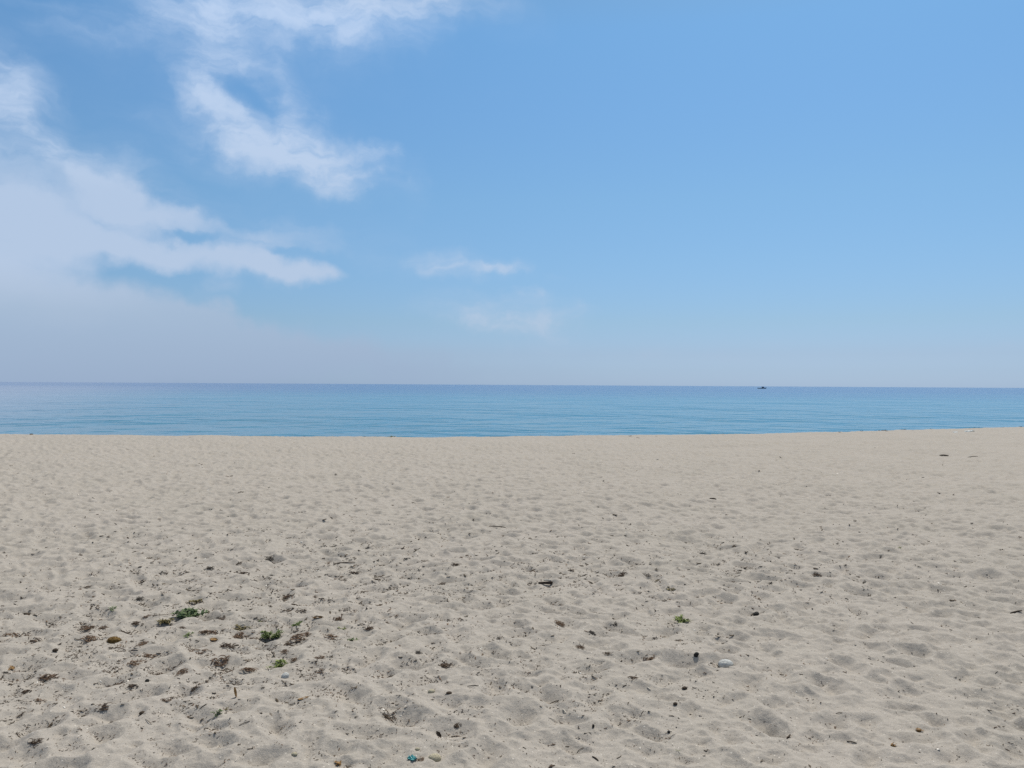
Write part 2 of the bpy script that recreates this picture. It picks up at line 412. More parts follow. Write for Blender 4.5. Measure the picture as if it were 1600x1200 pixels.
# ------------------------------------------------------------------ mesh helpers
class MB:
    def __init__(self):
        self.v, self.f = [], []

    def add(self, vs, fs):
        o = len(self.v)
        self.v += [tuple(p) for p in vs]
        self.f += [tuple(i + o for i in f) for f in fs]

    def strip(self, pts, w, t, seg=4, taper=0.35):
        """a bent strand: elliptical section, tapering to both ends"""
        n = len(pts)
        vs = []
        for i, p in enumerate(pts):
            p = Vector(p)
            d = (Vector(pts[min(i + 1, n - 1)]) - Vector(pts[max(i - 1, 0)]))
            if d.length < 1e-9:
                d = Vector((1, 0, 0))
            d.normalize()
            s = d.cross(Vector((0, 0, 1)))
            if s.length < 1e-3:
                s = Vector((1, 0, 0))
            s.normalize()
            u = s.cross(d)
            k = i / (n - 1)
            r = taper + (1 - taper) * math.sin(math.pi * min(max(k, 0.0), 1.0)) ** 0.6
            for j in range(seg):
                a = 2 * math.pi * (j + 0.5) / seg
                vs.append(p + s * (math.cos(a) * w * r) + u * (math.sin(a) * t * r))
        fs = []
        for i in range(n - 1):
            for j in range(seg):
                a, b = i * seg + j, i * seg + (j + 1) % seg
                fs.append((a, b, b + seg, a + seg))
        fs.append(tuple(range(seg - 1, -1, -1)))
        fs.append(tuple((n - 1) * seg + j for j in range(seg)))
        self.add(vs, fs)

    def leaf(self, base, d, length, width, up, curl=0.3, n=4, thick=0.03):
        """a thin blade with a midrib fold and real thickness"""
        base, d, up = Vector(base), Vector(d).normalized(), Vector(up)
        s = d.cross(up)
        if s.length < 1e-3:
            s = d.cross(Vector((1, 0, 0.2)))
        s.normalize()
        u = s.cross(d).normalized()
        top, bot = [], []
        for i in range(n + 1):
            k = i / n
            c = base + d * (length * k) - u * (curl * length * k * k)
            ww = width * math.sin(math.pi * (0.12 + 0.85 * k)) + 0.002
            for q, fold in ((-1, 0.25), (0, 0.0), (1, 0.25)):
                p = c + s * (ww * q) + u * (ww * fold)
                top.append(p)
                bot.append(p - u * (width * thick * 4))
        m_ = len(top)
        fs = []
        for i in range(n):
            for j in range(2):
                a = i * 3 + j
                fs.append((a, a + 1, a + 4, a + 3))
                fs.append((a + m_, a + 3 + m_, a + 4 + m_, a + 1 + m_))
            a = i * 3
            fs.append((a, a + 3, a + 3 + m_, a + m_))
            a = i * 3 + 2
            fs.append((a, a + m_, a + 3 + m_, a + 3))
        fs.append((0, m_, 1 + m_, 1)); fs.append((1, 1 + m_, 2 + m_, 2))
        e = n * 3
        fs.append((e, e + 1, e + 1 + m_, e + m_)); fs.append((e + 1, e + 2, e + 2 + m_, e + 1 + m_))
        self.add(top + bot, fs)

    def lump(self, c, r, rnd, sub=1, rough=0.25, sq=(1, 1, 1)):
        vs, fs = ico(sub)
        k = rnd.uniform(-1, 1, (6, 3)) * 1.6
        ph = rnd.uniform(0, 6.28, 6)
        out = []
        for p in vs:
            s = 1 + rough * sum(math.sin(p[0] * k[i][0] + p[1] * k[i][1] + p[2] * k[i][2] + ph[i]) for i in range(6)) / 3
            out.append((c[0] + p[0] * r * s * sq[0], c[1] + p[1] * r * s * sq[1], c[2] + p[2] * r * s * sq[2]))
        self.add(out, fs)

    def mesh(self, name, mat, smooth=False):
        me = bpy.data.meshes.new(name)
        me.from_pydata(self.v, [], self.f)
        me.materials.append(mat)
        if smooth:
            me.polygons.foreach_set('use_smooth', [True] * len(me.polygons))
        me.update()
        return me


_ico = {}


def ico(sub):
    if sub in _ico:
        return _ico[sub]
    t = (1 + 5 ** 0.5) / 2
    v = [(-1, t, 0), (1, t, 0), (-1, -t, 0), (1, -t, 0), (0, -1, t), (0, 1, t), (0, -1, -t), (0, 1, -t), (t, 0, -1), (t, 0, 1), (-t, 0, -1), (-t, 0, 1)]
    v = [tuple(Vector(p).normalized()) for p in v]
    f = [(0, 11, 5), (0, 5, 1), (0, 1, 7), (0, 7, 10), (0, 10, 11), (1, 5, 9), (5, 11, 4), (11, 10, 2), (10, 7, 6), (7, 1, 8), (3, 9, 4), (3, 4, 2), (3, 2, 6), (3, 6, 8), (3, 8, 9), (4, 9, 5), (2, 4, 11), (6, 2, 10), (8, 6, 7), (9, 8, 1)]
    for _ in range(sub - 1 if sub > 0 else 0):
        cache, nf = {}, []

        def mid(a, b):
            k = (min(a, b), max(a, b))
            if k not in cache:
                cache[k] = len(v)
                v.append(tuple(((Vector(v[a]) + Vector(v[b])) / 2).normalized()))
            return cache[k]
        for a, b, c in f:
            x, y, z = mid(a, b), mid(b, c), mid(c, a)
            nf += [(a, x, z), (b, y, x), (c, z, y), (x, y, z)]
        f = nf
    _ico[sub] = (v, f)
    return _ico[sub]


def link(name, mesh, parent=None):
    o = bpy.data.objects.new(name, mesh)
    COL.objects.link(o)
    if parent:
        o.parent = parent
    return o


def tag(o, label=None, cat=None, group=None, kind=None):
    if label: o['label'] = label
    if cat: o['category'] = cat
    if group: o['group'] = group
    if kind: o['kind'] = kind
    return o


def big_mesh(name, co, quads, mat, smooth=True):
    me = bpy.data.meshes.new(name)
    k = quads.shape[1]
    me.vertices.add(len(co)); me.vertices.foreach_set('co', np.ascontiguousarray(co, np.float32).ravel())
    me.loops.add(quads.size); me.loops.foreach_set('vertex_index', np.ascontiguousarray(quads, np.int32).ravel())
    me.polygons.add(len(quads))
    me.polygons.foreach_set('loop_start', np.arange(0, quads.size, k, dtype=np.int32))
    me.polygons.foreach_set('loop_total', np.full(len(quads), k, np.int32))
    me.polygons.foreach_set('use_smooth', np.full(len(quads), smooth, bool))
    me.materials.append(mat)
    me.update(calc_edges=True)
    me.validate()
    return me


# ------------------------------------------------------------------ the beach: one sheet, trampled sand and a berm crest
_cp = []
for _px, _py in ((0, 676.5), (200, 678), (400, 679.5), (600, 680.5), (800, 680.3), (900, 679.3), (1000, 678.2), (1100, 677), (1200, 675.3), (1300, 673.3), (1400, 671), (1500, 668.3), (1600, 665.5)):
    _d = ray(_px, _py)
    _t = (0.01 - CAM_H) / _d.z
    _cp.append((_d.x * _t, _d.y * _t))
_x0, _y0 = _cp[0]
_x1, _y1 = _cp[-1]
_cp = [(-4000, 0.0), (-400, _y0 - 10), (-60, _y0 - 1.6)] + _cp + [(_x1 + 9, _y1 + 4.6), (_x1 + 40, _y1 + 17), (_x1 + 400, _y1 + 90), (4000, 380)]
CREST_X = np.array([p[0] for p in _cp])
CREST_Y = np.array([p[1] for p in _cp])
SEA_Z = -1.3


def crest(x):
    y = np.interp(x, CREST_X, CREST_Y)
    return y + 0.06 * np.sin(x * 1.3 + 1) + 0.05 * np.sin(x * 3.1) + 0.08 * np.sin(x * 0.43)


def base_z(x, y):
    s = y - crest(x)
    drop = 0.5 * np.log1p(np.exp(np.clip(s / 0.5, -40, 40)))
    z = -0.135 * drop + 0.02 * np.exp(-(s / 1.2) ** 2)
    return np.maximum(z, -4.0 - 0.02 * np.maximum(s - 30, 0) ** 0.5)


GX0, GX1, GY0, GY1, GS = -30.0, 36.0, 1.6, 38.0, 0.015
nx, ny = int((GX1 - GX0) / GS), int((GY1 - GY0) / GS)


def tile_noise(n, lam_px, band=0.5):
    f = np.fft.rfft2(rng.standard_normal((n, n)))
    ky = np.fft.fftfreq(n)[:, None]
    kx = np.fft.rfftfreq(n)[None, :]
    k = np.sqrt(kx * kx + ky * ky)
    k0 = 1.0 / lam_px
    f *= np.exp(-0.5 * ((np.log(np.maximum(k, 1e-9) / k0)) / band) ** 2)
    r = np.fft.irfft2(f, (n, n))
    return (r / r.std()).astype(np.float32)


def bil(A, fx, fy):
    fx = np.clip(fx, 0, A.shape[1] - 1.001); fy = np.clip(fy, 0, A.shape[0] - 1.001)
    ix, iy = fx.astype(np.int32), fy.astype(np.int32)
    tx, ty = (fx - ix).astype(np.float32), (fy - iy).astype(np.float32)
    return (A[iy, ix] * (1 - tx) + A[iy, ix + 1] * tx) * (1 - ty) + (A[iy + 1, ix] * (1 - tx) + A[iy + 1, ix + 1] * tx) * ty


def build_height():
    H = np.zeros((ny, nx), np.float32)
    # worn footprints, evenly trodden: a jittered grid of hollows in random order, then smaller scuffs
    gx, gy = np.meshgrid(np.arange(GX0, GX1, PITCH_M), np.arange(GY0, GY1, PITCH_M))
    n1 = gx.size
    n2 = int(n1 * 0.5)
    cx = np.concatenate([gx.ravel() + rng.uniform(-0.75, 0.75, n1) * PITCH_M, rng.uniform(GX0, GX1, n2)])
    cy = np.concatenate([gy.ravel() + rng.uniform(-0.75, 0.75, n1) * PITCH_M, rng.uniform(GY0, GY1, n2)])
    small = np.concatenate([np.zeros(n1), np.ones(n2)])
    order = rng.permutation(n1 + n2)
    cx, cy, small = (cx[order] - GX0) / GS, (cy[order] - GY0) / GS, small[order]
    # skip what no one standing here could see
    X = GX0 + cx * GS; Y = GY0 + cy * GS
    keep = (np.abs(X) < Y * 0.78 + 2.5)
    cx, cy, small = cx[keep], cy[keep], small[keep]
    for x0, y0, sm in zip(cx, cy, small):
        a = (rng.uniform(0.045, 0.075) if sm else rng.uniform(0.08, 0.165)) / GS
        b = a * rng.uniform(0.5, 0.85)
        d = rng.uniform(0.5, 1.0) * DEPTH * (a * GS / 0.14)
        th = rng.uniform(0, math.pi)
        w = int(a * 1.9) + 1
        ix, iy = int(x0), int(y0)
        if ix - w < 0 or iy - w < 0 or ix + w >= nx or iy + w >= ny:
            continue
        yy, xx = np.ogrid[-w:w + 1, -w:w + 1]
        c, s = math.cos(th), math.sin(th)
        u = (xx * c + yy * s) / a
        v = (-xx * s + yy * c) / b
        k1, k2, k3 = rng.uniform(0.12, 0.42), rng.uniform(1.4, 3.4), rng.uniform(0, 6.28)
        v = v + k1 * np.sin(u * k2 + k3)
        u = u + 0.22 * np.sin(v * 2.3 + k3 * 2)
        r2 = u * u + v * v
        r = np.sqrt(r2)
        msk = np.clip((1.5 - r) / 0.6, 0, 1); msk = msk * msk * (3 - 2 * msk)
        prof = d * np.where(r < 1, np.minimum(r, 1) ** 1.7 * 1.33 - 1.0, 0.33 * np.clip((1.62 - r) / 0.62, 0, 1) ** 1.5) * (1 + 0.18 * u)
        S = H[iy - w:iy + w + 1, ix - w:ix + w + 1]
        S += (prof - S * msk * 0.7).astype(np.float32)
    np.clip(H, -0.075, 0.06, out=H)
    for _ in range(SMOOTH):
        H[:, 1:-1] = 0.25 * H[:, :-2] + 0.5 * H[:, 1:-1] + 0.25 * H[:, 2:]
        H[1:-1] = 0.25 * H[:-2] + 0.5 * H[1:-1] + 0.25 * H[2:]
    # dry sand slides back to its angle of repose
    lim = math.tan(R(REPOSE)) * GS
    for _ in range(14):
        for ax in (0, 1):
            dd = np.diff(H, axis=ax)
            e = (np.maximum(dd - lim, 0) + np.minimum(dd + lim, 0)) * np.float32(0.25)
            if ax == 0:
                H[:-1] += e; H[1:] -= e
            else:
                H[:, :-1] += e; H[:, 1:] -= e
    for lam, amp in ((0.055, 0.0009), (0.10, 0.0018), (0.30, 0.005)):
        t = tile_noise(1024, lam / GS) * amp
        reps = (ny // 1024 + 1, nx // 1024 + 1)
        H += np.tile(t, reps)[:ny, :nx]
    for lam, amp in ((0.75, 0.005), (1.6, 0.006), (4.5, 0.016)):
        t = tile_noise(512, lam / 0.15) * amp
        fx = (np.arange(nx) * GS / 0.15); fy = (np.arange(ny) * GS / 0.15)
        FX, FY = np.meshgrid(fx, fy)
        H += bil(t, FX, FY)
    return H


PITCH_M, DEPTH, SMOOTH = 0.20, 0.048, 0
REPOSE = 22.5
HF = build_height()


def ground(x, y):
    x = np.asarray(x, np.float64); y = np.asarray(y, np.float64)
    fx, fy = (x - GX0) / GS, (y - GY0) / GS
    e = np.minimum.reduce([fx, fy, nx - 1 - fx, ny - 1 - fy]) * GS
    fade = np.clip(e / 0.8, 0, 1)
    s = y - crest(x)
    fade = fade * np.clip(1 - s / 3.0, 0.0, 1) * (0.45 + 0.55 * np.clip(-s / 5.0, 0, 1))
    return base_z(x, y) + bil(HF, fx, fy) * fade


def build_beach():
    half = R(37.0)
    fine = np.linspace(-half, half, 1400)
    k = np.linspace(0, 1, 90)[1:]
    side = half + (math.pi - half) * (0.15 * k + 0.85 * k ** 2)
    th = np.concatenate([-side[::-1][1:], fine, side])          # closes at 180 deg
    p = np.arange(430, 28, -0.36)
    rr = CAM_H * (F_PX * 0.64) / p
    r = np.concatenate([[0.05, 0.4, 0.8, 1.2, 1.6, 2.0, 2.4, 2.7], rr[rr > 2.9], rr[-1] * np.geomspace(1.06, 700, 60)])
    TH, RR = np.meshgrid(th, r)
    X, Y = np.sin(TH) * RR, np.cos(TH) * RR
    Z = ground(X, Y)
    co = np.stack([X, Y, Z], -1).reshape(-1, 3)
    nr, nt = RR.shape
    i = np.arange(nr - 1)[:, None] * nt; j = np.arange(nt)[None, :]
    jn = (j + 1) % nt
    q = np.stack([i + j, i + jn, i + nt + jn, i + nt + j], -1).reshape(-1, 4)
    q = q[:, ::-1]
    co = np.vstack([co, [[0, 0, float(ground(0.0, 0.0))]]])
    me = big_mesh("beach_sand", co, q, M['sand'])
    o = link("beach_sand", me)
    tag(o, "pale grey trampled sand running from the foreground to the sea", "beach", kind='structure')


build_beach()


def build_sea():
    xs = np.concatenate([-np.geomspace(60000, 60, 60), np.linspace(-50, 50, 21), np.geomspace(60, 60000, 60)])
    ys = np.concatenate([np.linspace(18, 200, 92), np.geomspace(204, 90000, 120)])
    X, Y = np.meshgrid(xs, ys)
    co = np.stack([X, Y, np.full_like(X, SEA_Z)], -1).reshape(-1, 3)
    n = len(xs)
    i = np.arange(len(ys) - 1)[:, None] * n; j = np.arange(n - 1)[None, :]
    q = np.stack([i + j, i + j + 1, i + n + j + 1, i + n + j], -1).reshape(-1, 4)
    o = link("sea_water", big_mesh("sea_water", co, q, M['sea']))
    tag(o, "calm blue and turquoise sea reaching to the horizon", "sea", kind='structure')


build_sea()


# ------------------------------------------------------------------ placing things on the sand
def at(px, py):
    """ground point seen at a photo pixel, and metres per photo pixel there"""
    d = ray(px, py)
    z = 0.0
    for _ in range(6):
        t = (z - CAM_H) / d.z
        x, y = d.x * t, d.y * t
        if y > crest(x):                     # on the crest
            y = float(crest(x)) - 0.05
            x = d.x / d.y * y
        z = float(ground(x, y))
    return Vector((x, y, z)), y / F_PX


SCALE = {'seaweed_clump': 1.2, 'beach_plant': 1.4, 'shell': 0.95, 'plastic_scrap': 1.15}


def put(name, mesh, px, py, w, rot, label, cat, group=None, sink=0.0, sz=1.0, parts=(), tilt=0.0):
    p, k = at(px, py)
    s = w * k * 0.5 * SCALE.get(name, 1.0)
    if parts:
        o = link(name, None)
    else:
        o = link(name, mesh)
    o.location = (p.x, p.y, p.z - sink * s)
    o.rotation_euler = (tilt, 0, rot)
    if name in ('twig', 'driftwood_stick', 'seaweed_clump', 'dry_leaf', 'shell', 'plastic_scrap'):
        # lie along the sand: tilt with the slope under it, carried by its highest point
        h = max(s, 0.012)
        ax, ay = math.cos(rot) * h, math.sin(rot) * h
        q = 0.25 if name in ('twig', 'driftwood_stick') else 0.8
        zs = ground(p.x + ax * np.array([-.9, -.45, 0, .45, .9]), p.y + ay * np.array([-.9, -.45, 0, .45, .9]))
        zc = ground(p.x - ay * q * np.array([-1, 1]), p.y + ax * q * np.array([-1, 1]))
        X = Vector((2 * ax, 2 * ay, float(zs[4] - zs[0]) / 0.9)).normalized()
        Yv = Vector((-2 * ay * q, 2 * ax * q, float(zc[1] - zc[0]) * (0.3 if q < .5 else 1))).normalized()
        Z = X.cross(Yv).normalized()
        Yv = Z.cross(X)
        o.rotation_euler = Matrix((X, Yv, Z)).transposed().to_euler()
        line = np.linspace(float(zs[0]), float(zs[4]), 5)
        lift = float(np.max(zs - line)) * (0.85 if q < .5 else 0.35)
        o.location.z = float(line[2]) + lift - sink * s
    if py < 700:
        sz *= 0.45                           # flat, half blown over by sand
    o.scale = (s, s, s * sz)
    for pn, pm in parts:
        link(pn, pm, o)
    return tag(o, label, cat, group)


# ------------------------------------------------------------------ unit meshes (half width 1)
def clump_mesh(seed, mat, n=26, spread=1.0, height=0.22, aspect=0.75):
    r = np.random.default_rng(seed)
    b = MB()
    for i in range(n):
        q = np.clip(r.normal(0, 0.36, 2), -.6, .6) * spread
        a = r.uniform(0, math.pi) if r.random() < 0.4 else r.normal(0.25, 0.45)
        L = r.uniform(0.25, 0.85)
        cur = r.normal(0, 0.5)
        pts = []
        h0 = abs(r.normal(0, height * 0.6))
        for k in range(5):
            t = k / 4 - 0.5
            an = a + cur * t
            pts.append((q[0] + math.cos(an) * L * t, (q[1] + math.sin(an) * L * t) * aspect, 0.02 + h0 * (1 - (2 * t) ** 2 * 0.7) + r.normal(0, 0.02)))
        b.strip(pts, r.uniform(0.025, 0.075), r.uniform(0.012, 0.03))
    for i in range(n // 2):
        q = np.clip(r.normal(0, 0.36, 2), -.55, .55) * spread
        b.lump((q[0], q[1] * aspect, 0.03), r.uniform(0.03, 0.075), r, 1, 0.3, (1.4, 1, 0.6))
    return b.mesh("seaweed_clump", mat)


def fleck_mesh(seed, mat):
    """one bent bit of dry weed with a side branch"""
    r = np.random.default_rng(seed)
    b = MB()
    c1 = r.normal(0, 0.3)
    pts = [(-1 + 0.5 * k, c1 * math.sin(k * 0.8) + r.normal(0, 0.06), 0.12 + 0.12 * math.sin(k * 0.8) + r.normal(0, 0.03)) for k in range(5)]
    b.strip(pts, r.uniform(0.13, 0.3), r.uniform(0.07, 0.14), 5)
    if seed % 3:
        k = pts[int(r.integers(1, 4))]
        an = r.uniform(0.5, 1.2) * (1 if r.random() < .5 else -1)
        b.strip([k, (k[0] + 0.35 * math.cos(an), k[1] + 0.35 * math.sin(an), k[2] + 0.1), (k[0] + 0.7 * math.cos(an + .2), k[1] + 0.7 * math.sin(an + .2), k[2] + 0.03)], 0.12, 0.07, 4)
    if seed % 2:
        b.lump((r.uniform(-.6, .6), r.uniform(-.2, .2), 0.12), 0.26, r, 1, 0.3, (1.2, 0.9, 0.7))
    return b.mesh("seaweed_fleck", mat)


def twig_mesh(seed, mat, curve=0.2, thick=0.05, knobs=1, seg=6, zc=0.05):
    r = np.random.default_rng(seed)
    b = MB()
    n = 8
    pts = []
    for k in range(n):
        t = k / (n - 1) * 2 - 1
        pts.append((t, curve * (1 - t * t) + r.normal(0, 0.012), thick * 0.8 + zc * (1 - t * t) + r.normal(0, 0.008)))
    b.strip(pts, thick, thick, seg, 0.6)
    for i in range(knobs):
        k = pts[int(r.integers(1, n - 1))]
        an = r.uniform(0.4, 1.0) * (1 if r.random() < .5 else -1)
        L = r.uniform(0.12, 0.3)
        b.strip([k, (k[0] + L * .5 * math.cos(an), k[1] + L * .5 * math.sin(an), k[2] + 0.02), (k[0] + L * math.cos(an), k[1] + L * math.sin(an), k[2] + 0.03)], thick * .6, thick * .6, 4, 0.4)
    return b.mesh("twig", mat, True)


def pebble_mesh(seed, mat, sq=(1, 0.72, 0.5), rough=0.10, sub=4):
    r = np.random.default_rng(seed)
    b = MB()
    b.lump((0, 0, sq[2] * 0.6), 1.0, r, sub, rough, sq)
    return b.mesh("pebble", mat, True)


def shell_mesh(seed, mat):
    """curved fan of a broken bivalve, with ribs and thickness"""
    r = np.random.default_rng(seed)
    top, n, m = [], 9, 5
    a0, a1 = r.uniform(-0.2, 0.3), math.pi - r.uniform(-0.2, 0.5)
    for j in range(m + 1):
        rr = 0.15 + 0.85 * j / m
        for i in range(n + 1):
            a = a0 + (a1 - a0) * i / n
            q = rr * (1 + 0.05 * math.cos(i * math.pi) + (0.12 * r.normal() if j == m else 0))
            top.append(Vector((q * math.cos(a), q * math.sin(a) - 0.4, 0.42 * (1 - rr ** 2) + 0.02 + 0.03 * math.cos(i * math.pi))))
    bot = [p * 0.92 - Vector((0, 0, 0.05)) for p in top]
    k = len(top)
    fs = []
    w = n + 1
    for j in range(m):
        for i in range(n):
            a = j * w + i
            fs.append((a, a + w, a + w + 1, a + 1))
            fs.append((a + k, a + 1 + k, a + w + 1 + k, a + w + k))
    for i in range(n):
        a = m * w + i
        fs.append((a, a + k, a + 1 + k, a + 1))
        fs.append((i, i + 1, i + 1 + k, i + k))
    for j in range(m):
        a = j * w
        fs.append((a, a + k, a + w + k, a + w))
        a = j * w + n
        fs.append((a, a + w, a + w + k, a + k))
    b = MB(); b.add(top + bot, fs)
    return b.mesh("shell", mat, True)


def curled_leaf_mesh(seed, mat, roll=1.6, asp=0.45):
    r = np.random.default_rng(seed)
    n, m = 12, 8
    top = []
    for i in range(n + 1):
        t = i / n * 2 - 1
        w = asp * (1 - abs(t) ** 2.2) ** 0.8 + 0.02
        for j in range(m + 1):
            s = (j / m * 2 - 1)
            an = s * roll
            top.append(Vector((t + 0.04 * math.sin(s * 5), w * math.sin(an) / max(roll, .8) * 1.4, 0.05 + w * (1 - math.cos(an)) * 0.75 + 0.14 * t * t + 0.02 * r.normal())))
    bot = [p - Vector((0, 0, 0.04)) for p in top]
    k, w = len(top), m + 1
    fs = []
    for i in range(n):
        for j in range(m):
            a = i * w + j
            fs.append((a, a + w, a + w + 1, a + 1)); fs.append((a + k, a + 1 + k, a + w + 1 + k, a + w + k))
        a = i * w; fs.append((a, a + k, a + w + k, a + w))
        a = i * w + m; fs.append((a, a + w, a + w + k, a + k))
    for j in range(m):
        fs.append((j, j + 1, j + 1 + k, j + k)); a = n * w + j; fs.append((a, a + k, a + 1 + k, a + 1))
    b = MB(); b.add(top + bot, fs)
    return b.mesh("leaf", mat, True)


def crumpled_mesh(seed, mat, n=12, amp=0.35, asp=0.8):
    r = np.random.default_rng(seed)
    k = r.normal(0, 3.0, (8, 2)); ph = r.uniform(0, 6.28, 8)
    top = []
    for i in range(n + 1):
        for j in range(n + 1):
            u, v = i / n * 2 - 1, j / n * 2 - 1
            z = sum(abs(math.sin(k[q][0] * u + k[q][1] * v + ph[q])) for q in range(8)) / 8
            e = 1 + 0.15 * math.sin(5 * math.atan2(v, u) + ph[0])
            top.append(Vector((u * e * (1 - 0.25 * v * v), v * asp * e * (1 - 0.25 * u * u), 0.03 + amp * 2.2 * max(0, z - 0.32))))
    bot = [p - Vector((0, 0, 0.03)) for p in top]
    K, w = len(top), n + 1
    fs = []
    for i in range(n):
        for j in range(n):
            a = i * w + j
            fs.append((a, a + w, a + w + 1, a + 1)); fs.append((a + K, a + 1 + K, a + w + 1 + K, a + w + K))
        a = i * w; fs.append((a, a + K, a + w + K, a + w))
        a = i * w + n; fs.append((a, a + w, a + w + K, a + K))
        fs.append((i, i + 1, i + 1 + K, i + K)); a = n * w + i; fs.append((a, a + K, a + 1 + K, a + 1))
    b = MB(); b.add(top + bot, fs)
    return b.mesh("plastic_scrap", mat)


def plant_parts(seed, leaf_mat, n=9, height=0.8, per=13, leaf=(0.10, 0.2), spread=1.0):
    """sprawling stems with many small leaves, half width 1"""
    r = np.random.default_rng(seed)
    st, lf = MB(), MB()
    for i in range(n):
        a = r.uniform(0, 2 * math.pi)
        L = r.uniform(0.55, 1.0) * spread
        hz = 0.85 * height * r.uniform(0.25, 1.0) * (1.1 - 0.45 * L)
        x0, y0 = r.normal(0, 0.12, 2)
        pts = []
        for k in range(6):
            t = k / 5
            pts.append((x0 + math.cos(a + 0.4 * t) * L * t * 0.92, y0 + math.sin(a + 0.4 * t) * L * t * 0.8, hz * math.sin(t * 2.1) * 0.9 + 0.01))
        st.strip(pts, 0.022, 0.022, 4, 0.5)
        for q in range(per):
            t = r.uniform(0.12, 1.0)
            k = min(int(t * 5), 4); f = t * 5 - k
            p = Vector(pts[k]).lerp(Vector(pts[k + 1]), f)
            d = Vector((math.cos(a), math.sin(a), 0)) * r.uniform(-0.1, 0.8) + Vector(r.normal(0, 0.6, 3))
            d.z = abs(d.z) * 0.9 + 0.1
            lf.leaf(p, d, r.uniform(*leaf) * 1.5, r.uniform(*leaf) * 0.42, (0, 0, 1), r.uniform(0.0, 0.5), 3)
    return [("leaves", lf.mesh("leaves", leaf_mat)), ("stems", st.mesh("stems", M['stem']))]


# ------------------------------------------------------------------ plants
PLANT_GROUP = "small green plants growing in the sand"
for (px, py, w, mat, h, n, per, label) in [
    (297, 966, 40, 'leaf_grey', 0.62, 17, 22, "largest bluish green plant, leftmost but one of the tufts on the sand"),
    (262, 974, 25, 'leaf_dry', 0.7, 10, 15, "olive brown plant touching the left end of the largest bluish green plant"),
    (375, 976, 25, 'leaf_dry', 0.75, 11, 15, "dull green plant with a pale twig lying in front of it"),
    (404, 971, 13, 'leaf_green', 0.7, 7, 10, "little green sprig just behind the dark green leafy tuft"),
    (424, 991, 31, 'leaf_green', 0.75, 14, 18, "dark green leafy tuft with a white shell at its foot"),
    (435, 1043, 25, 'leaf_lime', 0.95, 12, 14, "light green upright tuft nearest to the white rounded stone on the left"),
    (462, 979, 20, 'leaf_green', 0.45, 8, 12, "flat green plant with brown dry weed on its right side"),
    (295, 994, 17, 'leaf_green', 0.6, 7, 10, "small green sprout in front of the largest bluish green plant"),
    (337, 1119, 16, 'leaf_grey', 1.3, 9, 15, "slender upright green plant nearest the camera on the left"),
    (352, 1109, 11, 'leaf_dry', 0.7, 5, 8, "tiny olive sprig just right of the slender upright green plant"),
    (535, 984, 13, 'leaf_lime', 0.6, 7, 9, "yellow green sprig at the right end of the plant patch"),
    (549, 1001, 22, 'leaf_grey', 0.25, 7, 6, "faint grey green creeping plant in front of the yellow green sprig"),
    (309, 941, 24, 'leaf_dry', 0.5, 9, 12, "brownish olive plant behind the largest bluish green plant"),
    (176, 952, 17, 'leaf_grey', 0.3, 7, 7, "thin grey green creeping plant farthest to the left"),
    (1064, 972, 26, 'leaf_lime', 0.5, 10, 12, "lone green plant on the open sand right of centre"),
    (1059, 1174, 7, 'leaf_lime', 1.9, 4, 6, "tiny thin seedling near the bottom edge right of centre"),
    (1048, 917, 17, 'leaf_dry', 0.45, 7, 9, "olive brown plant in the middle distance behind the lone green plant"),
    (1027, 908, 11, 'leaf_dry', 0.6, 5, 8, "small olive sprig behind and left of the olive brown plant"),
    (1407, 858, 9, 'leaf_lime', 0.6, 5, 7, "tiny yellow green sprig in the right middle distance"),
    (613, 681, 12, 'leaf_green', 0.55, 8, 9, "dark green tuft standing against the sea on the crest of the beach"),
]:
    put("beach_plant", None, px, py, w, random.uniform(0, 6.28), label, "plant", PLANT_GROUP, 0.02, 1.0, plant_parts(px * 7 + py, M[mat], n, h, per))

# ------------------------------------------------------------------ stones
STONE = "loose stones on the sand"
put("stone", pebble_mesh(3, M['stone_grey'], (1, 0.76, 0.62), 0.06), 1134, 1041, 24, 0.15, "smooth grey white stone, the biggest on the right half of the sand", "stone", STONE, 0.1)
put("stone", pebble_mesh(4, M['stone_tan'], (1, 0.85, 0.7), 0.06), 679, 1186, 21, 0.1, "round tan stone half buried beside the teal plastic scrap", "stone", STONE, 0.35)
put("stone", pebble_mesh(5, M['stone_tan'], (1, 0.8, 0.62), 0.08), 674, 1082, 11, 0.4, "small tan stone left of the round dark brown stone", "stone", STONE, 0.1)
put("stone", pebble_mesh(6, M['stone_grey'], (1, 0.9, 0.8), 0.14), 446, 1058, 13, 0.9, "white rounded stone in front of the light green upright tuft", "stone", STONE, 0.2)
put("stone", pebble_mesh(7, M['stone_tan'], (1, 0.8, 0.6), 0.1), 460, 1178, 10, 0.0, "small pale tan stone near the bottom edge on the left", "stone", STONE, 0.3)
put("stone", pebble_mesh(8, M['stone_black'], (1, 0.85, 0.8), 0.42, 3), 1181, 961, 9, 0.5, "square black stone, farthest of the black ones on the right", "stone", STONE, 0.0)
put("stone", pebble_mesh(9, M['stone_black'], (1, 0.75, 0.75), 0.42, 3), 1088, 1032, 9, -0.7, "black stone to the left of the smooth grey white stone", "stone", STONE, 0.0)
put("stone", pebble_mesh(10, M['stone_brown'], (1, 0.8, 0.55), 0.32), 701, 1084, 8, 0.0, "round dark brown stone right of a small tan stone", "stone", STONE, 0.0)
put("stone", pebble_mesh(12, M['stone_brown'], (1, 0.75, 0.5), 0.35), 1070, 1076, 9, 0.3, "dark brown stone in front of the black stone by the grey white one", "stone", STONE, 0.0)
put("stone", pebble_mesh(13, M['stone_black'], (0.8, 0.7, 1.2), 0.2), 927, 1136, 5, 0.3, "narrow black stone standing up near the bottom centre", "stone", STONE)
